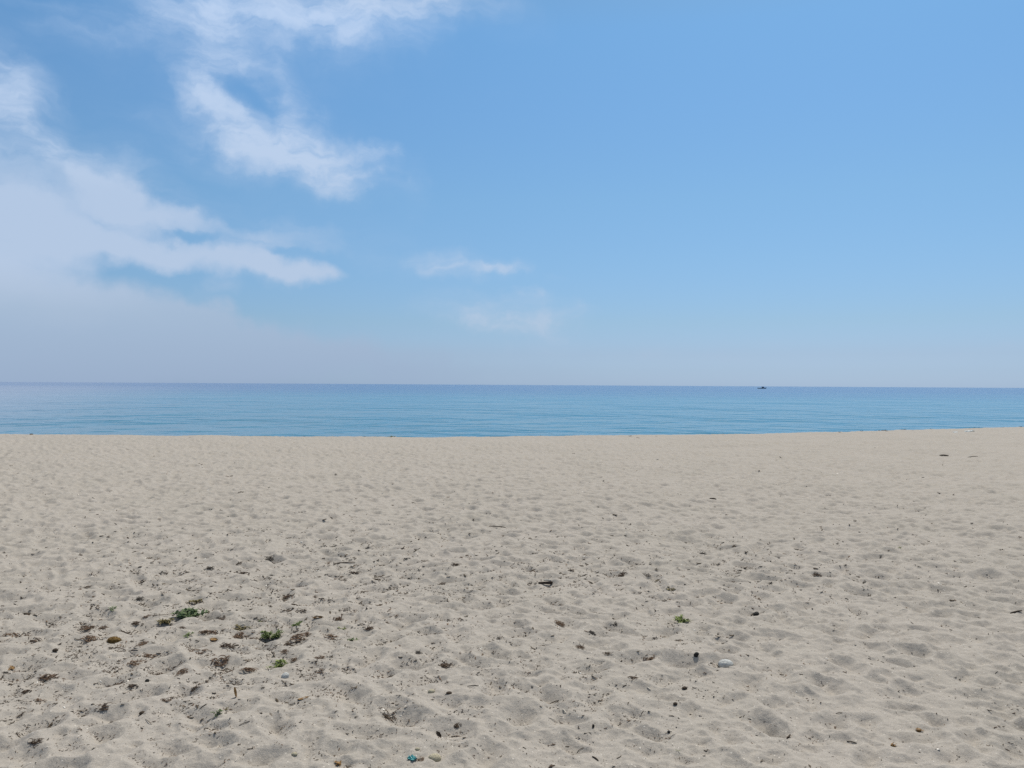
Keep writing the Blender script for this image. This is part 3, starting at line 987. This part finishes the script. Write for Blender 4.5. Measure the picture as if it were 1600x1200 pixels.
put("stone", pebble_mesh(14, M['stone_black'], (1, 0.8, 0.9), 0.15), 1045, 1145, 5, 0.3, "tiny black stone just behind the thin seedling", "stone", STONE)
put("stone", pebble_mesh(15, M['stone_brown'], (1, 0.8, 0.7), 0.15), 1055, 1101, 7, 0.3, "small brown stone between the dark brown stone and the thin seedling", "stone", STONE)
put("stone", pebble_mesh(16, M['stone_black'], (1, 0.8, 0.8), 0.15), 230, 1065, 6, 0.3, "tiny black stone left of the standing brown leaf", "stone", STONE)
put("stone", pebble_mesh(17, M['stone_brown'], (1, 0.7, 0.7), 0.2), 221, 1116, 8, 0.5, "dark brown stone left of the slender upright green plant", "stone", STONE)
put("stone", pebble_mesh(18, M['stone_brown'], (1, 0.8, 0.7), 0.2), 86, 1018, 9, 0.2, "brown stone to the left of the golden brown seagrass ball", "stone", STONE)
put("stone", pebble_mesh(19, M['stone_black'], (1, 0.8, 0.75), 0.2), 49, 679, 6, 0.0, "black stone on the crest of the beach at far left", "stone", STONE)
put("stone", pebble_mesh(20, M['stone_tan'], (1, 0.8, 0.6), 0.1), 652, 1172, 8, 0.0, "little yellowish stone behind the teal plastic scrap", "stone", STONE)

# ------------------------------------------------------------------ brown dry things
fib = MB()
_r = np.random.default_rng(5)
for i in range(150):
    a, e = _r.uniform(0, 6.28), _r.uniform(-0.1, 1.4)
    d = Vector((math.cos(a) * math.cos(e), math.sin(a) * math.cos(e), math.sin(e) * 0.66))
    tg = Vector((-math.sin(a), math.cos(a), _r.normal(0, 0.5))).normalized()
    c = Vector((d.x, d.y * 0.8, d.z + 0.25)) * 0.97
    fib.strip([c - tg * 0.3 - d * 0.03, c + d * 0.05, c + tg * 0.3 - d * 0.03], 0.03, 0.03, 3)
core = pebble_mesh(31, M['ball'], (0.95, 0.76, 0.62), 0.12)
put("seagrass_ball", None, 178, 1003, 22, 0.1, "golden brown seagrass ball among dry weed on the left", "seagrass ball", None, 0.35, 1.0, [("core", core), ("fibres", fib.mesh("fibres", M['ball']))])


def heap(seed, mat, n=12):
    r = np.random.default_rng(seed)
    b = MB()
    for i in range(n):
        a = r.uniform(0, 6.28)
        b.leaf((r.normal(0, .25), r.normal(0, .2), 0.05 + abs(r.normal(0, .12))), (math.cos(a), math.sin(a), r.uniform(0, .5)), r.uniform(.5, .9), r.uniform(.12, .25), (0, 0, 1), r.uniform(-.2, .6), 4)
    b.lump((0, 0, .12), .42, r, 2, .3, (1.2, .9, .6))
    return b.mesh("dry_leaf", mat)


DRY = "dry brown leaves lying on the sand"
o = put("dry_leaf", curled_leaf_mesh(41, M['brown_leaf'], 1.3, 0.5), 366, 1090, 17, 0.25, "brown curled leaf standing on its edge behind the slender upright green plant", "leaf", DRY, -0.85)
o.rotation_euler = Euler((0.35, R(78), 0.5))
put("dry_leaf", curled_leaf_mesh(42, M['brown_leaf'], 1.5, 0.36), 497, 965, 17, 0.1, "orange brown curled leaf lying behind the flat green plant", "leaf", DRY)
put("dry_leaf", curled_leaf_mesh(43, M['brown_leaf'], 1.2, 0.5), 334, 1001, 13, -0.1, "yellowish brown leaf in front and right of the largest green plant", "leaf", DRY)
put("dry_leaf", heap(44, M['brown_leaf']), 529, 1189, 15, 0.3, "orange brown crumpled leaf at the bottom edge left of the teal scrap", "leaf", DRY)
put("dry_leaf", curled_leaf_mesh(45, M['brown_leaf'], 1.0, 0.5), 592, 948, 10, -0.4, "small dark tan leaf right of the plant patch in open sand", "leaf", DRY)
put("dry_leaf", heap(46, M['brown_leaf']), 1436, 1143, 16, 0.2, "rightmost of the three dark golden leaves at bottom right", "leaf", DRY)
put("dry_leaf", heap(47, M['weed']), 1232, 1152, 12, 0.9, "leftmost of the three dark golden leaves at bottom right", "leaf", DRY)
put("dry_leaf", heap(48, M['brown_leaf']), 1395, 1166, 15, 2.2, "middle and nearest of the three dark golden leaves at bottom right", "leaf", DRY)
put("dry_leaf", heap(49, M['brown_leaf']), 19, 1038, 13, 1.2, "yellowish dark leaf close to the left edge", "leaf", DRY)
put("dry_leaf", curled_leaf_mesh(50, M['wood_dark'], 1.9, 0.42), 685, 1149, 13, -0.7, "dark brown pod shaped leaf with a white shell bit beside it", "leaf", DRY)
put("dry_leaf", heap(51, M['weed_black']), 146, 1171, 9, 0.4, "small black crumpled leaf near the bottom left", "leaf", DRY)
put("dry_leaf", heap(52, M['weed']), 862, 1197, 11, 0.4, "dark crumpled leaf cut by the bottom edge near the centre", "leaf", DRY)
put("dry_leaf", curled_leaf_mesh(53, M['brown_leaf'], 0.9, 0.3), 474, 1091, 17, 0.15, "long orange tan leaf lying behind a black weed crumb left of centre", "leaf", DRY)

# ------------------------------------------------------------------ litter
put("plastic_scrap", crumpled_mesh(61, M['teal'], 12, 0.55, 0.8), 644, 1186, 13, -0.5, "crumpled teal plastic scrap at the bottom edge left of the tan stone", "litter", None, 0.05)
put("plastic_scrap", crumpled_mesh(62, M['pale_blue'], 12, 0.30, 0.5), 1515, 674, 13, 0.1, "larger pale blue plastic scrap near the sea at far right", "litter")
put("plastic_scrap", crumpled_mesh(63, M['pale_blue'], 12, 0.22, 0.4), 1493, 675, 8, 0.3, "smaller pale blue plastic scrap left of the larger one by the sea", "litter")

# ------------------------------------------------------------------ driftwood and twigs
TW = "driftwood sticks and twigs on the sand"
pl = MB()
for (x0, x1, y0, y1, z0, z1) in ((-1, 1, -0.11, 0.11, 0.0, 0.2),):
    n = 9
    vs, fs = [], []
    for i in range(n):
        t = i / (n - 1)
        x = x0 + (x1 - x0) * t
        for (y, z) in ((y0, z0), (y1, z0), (y1, z1), (y0, z1)):
            vs.append((x + random.uniform(-.015, .015), y * (0.7 + 0.5 * t) + random.uniform(-.012, .012), z * (0.75 + 0.35 * t) + random.uniform(-.012, .012)))
    for i in range(n - 1):
        for j in range(4):
            a, b_ = i * 4 + j, i * 4 + (j + 1) % 4
            fs.append((a, b_, b_ + 4, a + 4))
    fs += [(3, 2, 1, 0), (n * 4 - 4, n * 4 - 3, n * 4 - 2, n * 4 - 1)]
    pl.add(vs, fs)
plank = pl.mesh("plank", M['wood_grey'])
split = twig_mesh(68, M['wood_pale'], 0.02, 0.11, 0)
for v in split.vertices:
    v.co.x = v.co.x * 0.55 + 0.25
    v.co.z = v.co.z * 0.8 + 0.22
plank.materials.clear()
plank.materials.append(M['wood_dark'])
put("driftwood_stick", None, 852, 914, 24, 0.45, "thick flat driftwood stick with a pale top and black shaded side near centre", "driftwood", TW, 0.0, 1.6, [("plank", plank), ("split_wood", split)])
sticks = [
    (1588, 957, 18, -0.12, 'wood_dark', 0.03, 0.10, "straight dark stick at the right edge"),
    (777, 822, 27, 0.12, 'wood_dark', 0.03, 0.035, "long thin dark twig in the middle distance near centre"),
    (1475, 712, 14, 0.0, 'wood_dark', 0.02, 0.10, "left one of two dark sticks near the sea on the right, knobbed at one end"),
    (1520, 714, 16, 0.0, 'wood_grey', 0.02, 0.05, "right one of two sticks near the sea on the right, thin and grey"),
    (1114, 780, 14, -1.0, 'wood_dark', 0.2, 0.09, "dark slanting bent stick in the middle distance right of centre"),
    (1412, 957, 12, -0.1, 'wood_pale', 0.45, 0.06, "pale twig bent into a hook on the right"),
    (1379, 1035, 9, -1.35, 'wood_dark', 0.05, 0.06, "thin dark twig pointing away from the camera on the right"),
    (1014, 1077, 12, -1.25, 'wood_pale', 0.03, 0.09, "pale straight stick slanting away near the centre right"),
    (882, 1114, 12, -1.2, 'wood_pale', 0.04, 0.12, "pale short thick stick slanting away near the bottom centre"),
    (864, 1126, 17, 0.15, 'wood_pale', 0.14, 0.045, "long pale bent twig in front of the pale short thick stick"),
    (1331, 1161, 17, -0.95, 'wood_dark', 0.06, 0.07, "dark twig slanting in front of the leftmost golden leaf at bottom right"),
    (1311, 1123, 10, -0.4, 'wood_dark', 0.06, 0.08, "short dark twig behind the slanting dark twig at bottom right"),
    (866, 1099, 16, 0.15, 'wood_dark', 0.08, 0.06, "dark twig just behind the pale short thick stick"),
    (846, 1097, 12, 0.9, 'weed_brown', 0.05, 0.09, "brown twig slanting left of a dark twig near bottom centre"),
    (930, 1186, 14, -0.9, 'wood_dark', 0.08, 0.11, "thick dark stick slanting at the bottom edge near centre"),
    (907, 1173, 14, 0.25, 'wood_dark', 0.35, 0.05, "thin dark bowed twig behind the thick dark stick at the bottom"),
    (967, 1183, 11, 0.7, 'wood_dark', -0.3, 0.07, "small dark bowed twig right of the thick dark stick at the bottom"),
    (368, 1186, 12, -1.5, 'wood_pale', 0.2, 0.06, "white bowed twig at the bottom edge on the left"),
    (382, 1131, 17, 0.35, 'wood_dark', 0.06, 0.045, "dark thin twig in front and right of the slender upright plant"),
    (232, 1130, 26, -0.8, 'wood_grey', 0.05, 0.03, "long grey thin twig slanting left of the slender upright plant"),
    (44, 1049, 19, -0.2, 'wood_dark', 0.05, 0.05, "dark thin twig near the left edge"),
    (318, 1105, 13, 0.8, 'wood_dark', 0.1, 0.07, "short dark twig behind and left of the slender upright plant"),
    (282, 1037, 9, 1.45, 'wood_dark', 0.05, 0.08, "dark short stick pointing away among dry weed on the left"),
    (375, 983, 14, 0.5, 'wood_pale', 0.05, 0.05, "pale twig lying in front of the dull green plant"),
    (1425, 981, 12, 1.5, 'wood_dark', 0.08, 0.05, "thin dark twig pointing away in front of the pale hooked twig"),
    (538, 880, 34, 0.35, 'weed', 0.05, 0.03, "long thin strand of weed like a twig left of centre in the middle distance"),
    (1052, 1149, 10, 0.1, 'wood_grey', 0.1, 0.05, "grey bit of twig right of the tiny black stone by the seedling"),
    (739, 1073, 18, 0.1, 'weed_black', 0.1, 0.05, "black wiry twig to the right of the round dark brown stone"),
    (1004, 1117, 9, 0.9, 'wood_dark', 0.1, 0.07, "short dark twig behind the tiny black stone near bottom centre"),
    (250, 962, 30, 0.3, 'weed', 0.06, 0.025, "thin dark strand behind the olive brown plant on the left"),
    (1557, 1049, 9, 0.6, 'wood_dark', 0.1, 0.05, "short dark twig near the right edge"),
]
for i, (px, py, w, rot, mat, cur, th, label) in enumerate(sticks):
    put("driftwood_stick" if 'stick' in label else "twig", twig_mesh(70 + i, M[mat], cur, th * 1.5, 1 + i % 2), px, py, w, rot, label, "stick" if 'stick' in label else "twig", TW)

# ------------------------------------------------------------------ the boat
bp, _k = ray(1190.5, 607.2), 0
tt = (SEA_Z - CAM_H) / bp.z
BX, BY = bp.x * tt, bp.y * tt
boat = link("fishing_boat", None)
boat.location = (BX, BY, SEA_Z)
bl = 13.0 * BY / F_PX
tag(boat, "small dark motor boat with a low cabin far out below the horizon", "boat")
hb = MB()
N = 14
vs, fs = [], []
for i in range(N + 1):
    t = i / N
    x = (t - 0.5) * bl
    bw = 0.15 * bl * (1 - max(0, (t - 0.55) / 0.45) ** 2.2) * (0.88 + 0.12 * min(t / 0.2, 1)) + 0.02
    zt = 0.085 * bl + 0.075 * bl * max(0, t - 0.35) ** 1.3
    for (yy, zz) in ((-bw, zt), (-bw * 0.82, 0.25 * zt), (-bw * 0.3, -0.04 * bl), (bw * 0.3, -0.04 * bl), (bw * 0.82, 0.25 * zt), (bw, zt), (bw * 0.9, zt - 0.02 * bl), (-bw * 0.9, zt - 0.02 * bl)):
        vs.append((x + (0.06 * bl * (zz / zt) if t > 0.9 else 0), yy, zz))
for i in range(N):
    for j in range(8):
        a, b_ = i * 8 + j, i * 8 + (j + 1) % 8
        fs.append((a, a + 8, b_ + 8, b_))
fs += [tuple(range(8)), tuple(N * 8 + j for j in range(7, -1, -1))]
hb.add(vs, fs)
link("hull", hb.mesh("hull", M['hull']), boat)


def box(b, x0, x1, y0, y1, z0, z1, rake=0.0):
    b.add([(x0, y0, z0), (x1, y0, z0), (x1, y1, z0), (x0, y1, z0), (x0 + rake * .3, y0, z1), (x1 - rake, y0, z1), (x1 - rake, y1, z1), (x0 + rake * .3, y1, z1)],
          [(3, 2, 1, 0), (4, 5, 6, 7), (0, 1, 5, 4), (1, 2, 6, 5), (2, 3, 7, 6), (3, 0, 4, 7)])


cb = MB(); box(cb, -0.02 * bl, 0.26 * bl, -0.09 * bl, 0.09 * bl, 0.07 * bl, 0.2 * bl, 0.06 * bl)
cabin = link("cabin", cb.mesh("cabin", M['cabin']), boat)
for x in (0.02, 0.09):
    for sd in (-1, 1):
        wb = MB()
        box(wb, x * bl, (x + 0.05) * bl, sd * 0.092 * bl - 0.02, sd * 0.092 * bl + 0.02, 0.14 * bl, 0.18 * bl)
        link("window", wb.mesh("window", M['glass']), cabin)
rb = MB(); box(rb, -0.03 * bl, 0.22 * bl, -0.1 * bl, 0.1 * bl, 0.203 * bl, 0.22 * bl)
link("roof", rb.mesh("roof", M['cabin']), cabin)
mb = MB(); mb.strip([(0.06 * bl, 0, 0.22 * bl), (0.06 * bl, 0, 0.28 * bl), (0.055 * bl, 0, 0.33 * bl)], 0.09, 0.09, 6)
link("mast", mb.mesh("mast", M['hull']), boat)
ob = MB(); box(ob, -0.52 * bl, -0.46 * bl, -0.03 * bl, 0.03 * bl, 0.0, 0.1 * bl)
link("outboard_motor", ob.mesh("outboard_motor", M['hull']), boat)

# ------------------------------------------------------------------ dried seaweed clumps, flecks and shells
LANDMARK = [
    ("golden brown seagrass ball", 178, 1000), ("largest bluish green plant", 297, 964), ("dark green leafy tuft", 424, 990),
    ("light green upright tuft", 435, 1040), ("slender upright green plant", 336, 1115), ("standing brown leaf", 366, 1088),
    ("teal plastic scrap", 644, 1184), ("round dark brown stone", 701, 1082), ("thick flat driftwood stick", 852, 912),
    ("lone green plant", 1064, 970), ("smooth grey white stone", 1134, 1037), ("square black stone", 1181, 959),
    ("pale hooked twig", 1412, 957), ("straight stick at right edge", 1588, 957), ("long thin distant twig", 777, 822),
    ("dark slanting bent stick", 1114, 780), ("dark green tuft on the crest", 613, 681), ("pale blue scraps by the sea", 1515, 674),
    ("knobbed stick near the sea", 1475, 712), ("black stone on the crest", 49, 679),
    ("yellowish leaf at left edge", 19, 1037), ("curled orange leaf", 497, 964),
    ("black leaf at bottom left", 146, 1171), ("thick dark bottom stick", 930, 1186),
    ("rightmost dark golden leaf", 1436, 1143), ("pale short thick stick", 882, 1114),
]
ORD = ["", "second ", "third ", "fourth ", "fifth ", "sixth ", "seventh ", "eighth ", "ninth ", "tenth ", "eleventh ", "twelfth ", "thirteenth ", "fourteenth ", "fifteenth "]


def auto_labels(items, noun):
    """items: list of (px, py, adjective) -> a label each that counts outwards from the nearest landmark"""
    buckets = {}
    for i, (px, py, adj) in enumerate(items):
        best = min(LANDMARK, key=lambda L: math.hypot(px - L[1], (py - L[2]) * 1.6))
        dx, dy = px - best[1], (py - best[2]) * 1.6
        if abs(dx) > abs(dy):
            side = "to the left of" if dx < 0 else "to the right of"
        else:
            side = "behind" if dy < 0 else "in front of"
        buckets.setdefault((best[0], side), []).append((math.hypot(dx, dy), i))
    out = [None] * len(items)
    for (lm, side), lst in buckets.items():
        lst.sort()
        for k, (_, i) in enumerate(lst):
            out[i] = f"{items[i][2]} {noun}, {ORD[min(k, 14)]}closest {side} {lm}"
    return out


# px, py, width, kind: b brown, d dark, k black
CLUMPS = """135,985,32,b 160,982,22,b 195,989,22,d 140,996,26,b 215,979,22,d 222,1007,22,b 200,1016,32,d 116,1025,18,d 18,991,24,b 48,1000,28,d 211,1035,24,b
232,1027,24,b 345,1037,32,b 389,1047,28,b 309,1016,28,b 325,991,32,b 285,981,14,b 252,1051,20,d 285,1049,20,b 172,1064,14,d 184,1064,14,b 208,1075,22,d 160,1105,24,d
59,1095,24,b 260,1095,20,b 55,1160,24,d 75,1060,32,b 229,962,16,b 150,950,20,d 136,919,16,d 112,932,10,k 217,941,16,k 41,959,16,d 165,1050,16,d 345,970,18,b 359,1050,16,b
305,1075,18,d 10,1051,14,k 42,1082,20,d 375,997,26,b 355,1010,26,d 395,996,16,b 460,955,28,d 529,967,20,b 466,1001,28,b 450,1000,16,d 517,995,22,b 604,973,12,b 619,966,10,b
575,982,22,d 444,1019,16,b 503,1048,22,b 500,1029,18,b 654,1021,13,k 460,1031,14,b 695,1034,28,d 607,1121,28,d 615,930,12,d 557,1121,10,k 715,1141,16,d 677,985,14,d 492,934,12,b
447,935,14,b 422,946,12,d 470,917,14,d 455,1102,12,k 657,1187,16,b 410,1075,12,k 1016,1030,26,b 925,985,16,k 960,979,14,k 1025,997,14,k 950,1020,18,d 1062,1001,14,d 874,976,22,b 906,1011,18,b
992,1060,24,d 214,896,16,d 237,884,9,k 265,882,7,k 327,890,16,k 375,881,14,d 382,896,22,d 397,907,16,d 335,910,10,d 162,798,8,k 384,742,6,k 125,867,12,b 75,841,8,d 292,895,12,d 222,864,8,b
577,853,17,k 552,846,12,k 522,854,12,k 505,855,12,k 421,875,16,k 555,897,22,d 450,815,7,k 526,840,6,k 635,879,15,k 659,877,16,d 675,869,12,k 712,883,16,d 535,907,16,d 690,912,18,d
740,811,9,d 794,832,6,k 425,900,12,k 435,909,14,d 622,919,10,k 525,746,7,d 964,874,10,d 956,877,8,k 1016,880,10,k 1012,901,14,k 970,895,24,d 805,882,14,k 892,892,14,d 910,885,10,d
1026,894,10,d 976,840,8,k 985,820,8,d 1006,831,7,b 1097,865,14,k 1155,895,12,d 1148,859,12,d 1182,868,8,k 915,905,10,k 942,880,12,k 1102,889,10,d 1204,912,12,k 1216,872,8,k
1227,886,12,b 1277,901,16,d 1296,901,12,k 1321,883,9,k 1324,892,8,k 1350,911,12,k 1564,860,10,d 1309,851,8,k 1376,871,8,k 1442,851,8,k 1594,838,8,b 1490,773,7,d 1336,814,10,d
1397,819,6,k 1445,796,8,k 1447,804,5,k 1417,844,6,k 1519,817,8,d 345,800,8,d 170,842,10,d 460,945,14,d 590,905,14,d 480,990,14,b 545,950,12,d 240,1115,10,d 125,1140,12,b 30,1120,12,d 175,1140,10,d
560,935,10,d 820,925,8,d 875,905,12,d 780,930,10,d 760,905,12,d 845,1010,12,d 1000,925,12,d 1090,940,10,d 1130,920,14,d 1240,925,10,d 1395,1045,6,k 1290,1035,5,k 1437,1175,6,d
984,681,9,k 997,684,9,k 1027,682,8,k 977,677,4,k 990,677,4,k 1010,677,5,d 1020,678,4,k 642,680,5,k 1346,672,8,k 1380,672,24,d 1412,671,14,d 1386,674,6,k 1312,676,8,b 1455,669,10,d 1522,668,16,d 1570,667,10,k 1595,667,10,d 1426,674,5,d
413,680,7,k 475,680,8,d 520,681,7,d 570,681,8,d 807,681,6,d 845,681,6,d 1130,677,6,d 1190,676,6,d""".split()
wm = {'b': 'weed_brown', 'd': 'weed', 'k': 'weed_black'}
clump_var = {c: [clump_mesh(200 + i * 7 + ord(c), M[m_], 30, 1.0, 0.22, 0.8) for i in range(6)] for c, m_ in wm.items()}
small_var = {c: [clump_mesh(400 + i * 7 + ord(c), M[m_], 11, 0.7, 0.3, 0.9) for i in range(5)] for c, m_ in wm.items()}
items, rows = [], []
for i, s in enumerate(CLUMPS):
    px, py, w, c = s.split(',')
    px, py, w = float(px), float(py), float(w)
    adj = {'b': 'brown', 'd': 'dark', 'k': 'black'}[c]
    size = 'large' if w >= 24 else 'small' if w <= 12 else 'medium'
    items.append((px, py, f"{size} {adj}"))
    rows.append((px, py, w, c))
for (px, py, w, c), lab in zip(rows, auto_labels(items, "seaweed clump")):
    v = (clump_var if w >= 13 else small_var)[c]
    put("seaweed_clump", random.choice(v), px, py, w, random.gauss(0.15, 0.3) + (math.pi if random.random() < .5 else 0), lab, "seaweed", "dried seaweed clumps on the sand", 0.04, 1.0 if w >= 13 else 1.3)

SHELLS = """157,1061,5 100,1106,6 352,1063,6 375,1145,5 430,1000,8 599,1097,8 626,1112,4 1000,1170,5 906,1052,10 1007,1185,5 1292,1029,5 1466,1171,8 1432,1192,5 1594,919,7 1467,911,6 1307,943,5
1259,1059,4 1027,717,5 869,781,4 885,810,5 1065,886,5 122,775,5 119,800,5 330,795,6 325,767,5 320,877,6 327,888,5 471,849,5 652,866,5 1347,740,4 1309,742,5 691,1152,5 408,998,6 421,1048,6 200,1064,7 182,1084,4
400,1005,4 1560,987,5 1357,990,5 1245,1074,4 446,1074,5 700,1158,4 575,916,4 1085,985,4 1010,1085,4 950,1090,4 565,745,5 1575,660,4""".split()
sh_var = [shell_mesh(500 + i, M['shell']) for i in range(5)]
rows = [tuple(float(v) for v in s.split(',')) for s in SHELLS if not s.startswith('1575,660')]
for (px, py, w), lab in zip(rows, auto_labels([(a, b_, "white") for a, b_, _ in rows], "shell fragment")):
    put("shell", random.choice(sh_var), px, py, w, random.uniform(0, 6.28), lab, "shell", "white shell fragments on the sand", 0.02)


# ------------------------------------------------------------------ the countless rest: crumbs of weed and bits of shell
def density(px, py):
    d = 0.06
    for (x, y, sx, sy, a) in DENS:
        d = d + a * np.exp(-0.5 * (((px - x) / sx) ** 2 + ((py - y) / sy) ** 2))
    d = d * np.clip((py - 676) / 160, 0.10, 1.0)
    return np.minimum(d, 1.6)


DENS = [(250, 1000, 200, 65, 1.5), (420, 880, 220, 40, 0.65), (960, 890, 210, 36, 0.65), (1270, 900, 120, 28, 0.6), (960, 1030, 160, 70, 0.38), (560, 1010, 140, 90, 0.5), (120, 1080, 160, 70, 0.55), (700, 1090, 200, 60, 0.28), (650, 900, 160, 40, 0.35)]


def scatter(name, n, templates, size, mat, label, cat, seed, pw=1.0):
    r = np.random.default_rng(seed)
    px = r.uniform(-120, 1720, n * 24); py = r.uniform(680, 1260, n * 24)
    # clustered: thin out by a patchy noise as well
    patch = (np.sin(px * 0.031 + np.sin(py * 0.05) * 2) * np.sin(py * 0.083 + px * 0.011 + 1) + np.sin(px * 0.083 + py * 0.04) * np.sin(py * 0.17 - px * 0.02)) * 0.5
    keep = r.uniform(0, 1.6, n * 24) < density(px, py) ** pw * np.clip(0.55 + 1.1 * patch, 0.12, 1.6)
    px, py = px[keep][:2 * n], py[keep][:2 * n]
    MR = np.array(CAM_M.to_3x3())
    d = np.stack([(px - 800) / F_PX, (600 - py) / F_PX, -np.ones_like(px)], -1) @ MR.T
    z = np.zeros_like(px)
    for _ in range(5):
        t = (z - CAM_H) / d[:, 2]
        x, y = d[:, 0] * t, d[:, 1] * t
        z = ground(x, y)
    rel = (z - base_z(x, y)) - 0.25 * (ground(x + .16, y) + ground(x - .16, y) + ground(x, y + .16) + ground(x, y - .16) - 4 * base_z(x, y))
    ok = (y < crest(x) - 0.1) & (r.uniform(0, 1, len(x)) < np.clip(0.5 - rel / 0.018, 0.15, 1.0))
    x, y, z = x[ok][:n], y[ok][:n], z[ok][:n]
    cos_, fs_, off = [], [], 0
    for i in range(len(x)):
        tv, tf = templates[int(r.integers(len(templates)))]
        px_w = min(max(r.lognormal(math.log(size), 0.42), size * 0.4), size * 3.0)
        s = px_w * 0.5 * max(min(y[i], 14.0), 3.4) / F_PX
        a = r.uniform(0, 6.28)
        c, q = math.cos(a), math.sin(a)
        tl = r.normal(0, 0.25)
        v = tv * s
        v = np.stack([v[:, 0] * c - v[:, 1] * q, v[:, 0] * q + v[:, 1] * c, v[:, 2] + v[:, 0] * tl], -1)
        cos_.append(v + np.array([x[i], y[i], z[i]]))
        fs_.append(tf + off)
        off += len(tv)
    me = big_mesh(name, np.vstack(cos_), np.vstack(fs_), mat, False)
    o = link(name, me)
    tag(o, label, cat, kind='stuff')


def bent_slab(seed):
    """a bit of weed: bent, with thickness, quads only"""
    r = np.random.default_rng(seed)
    L, n = 1.0, 4
    w, t = r.uniform(0.2, 0.5), r.uniform(0.10, 0.22)
    c = r.normal(0, 0.35)
    v = []
    for k in range(n):
        u = k / (n - 1) * 2 - 1
        ww = w * (0.55 + 0.45 * math.cos(u * 1.3)) * r.uniform(0.7, 1.2)
        y0, z0 = c * (1 - u * u) + r.normal(0, .06), 0.1 + abs(r.normal(0, .14))
        v += [(u, y0 - ww, z0), (u, y0, z0 - t), (u, y0 + ww, z0), (u, y0, z0 + t)]
    f = []
    for k in range(n - 1):
        for j in range(4):
            a, b_ = k * 4 + j, k * 4 + (j + 1) % 4
            f.append((a, b_, b_ + 4, a + 4))
    f += [(3, 2, 1, 0), (n * 4 - 4, n * 4 - 3, n * 4 - 2, n * 4 - 1)]
    return np.array(v), np.array(f)


TPL = [bent_slab(900 + i) for i in range(14)]
scatter("weed_litter", 9000, TPL, 3.0, M['crumb'], "countless dark crumbs of dry seaweed strewn over the sand", "seaweed litter", 21)
scatter("fine_weed_litter", 12000, TPL, 2.0, M['weed_brown'], "finest brown specks of dry weed scattered across the sand", "seaweed litter", 22, 0.8)
scatter("shell_grit", 900, TPL, 1.9, M['shell'], "pale grit of crushed shell scattered across the sand", "shell grit", 23, 0.4)
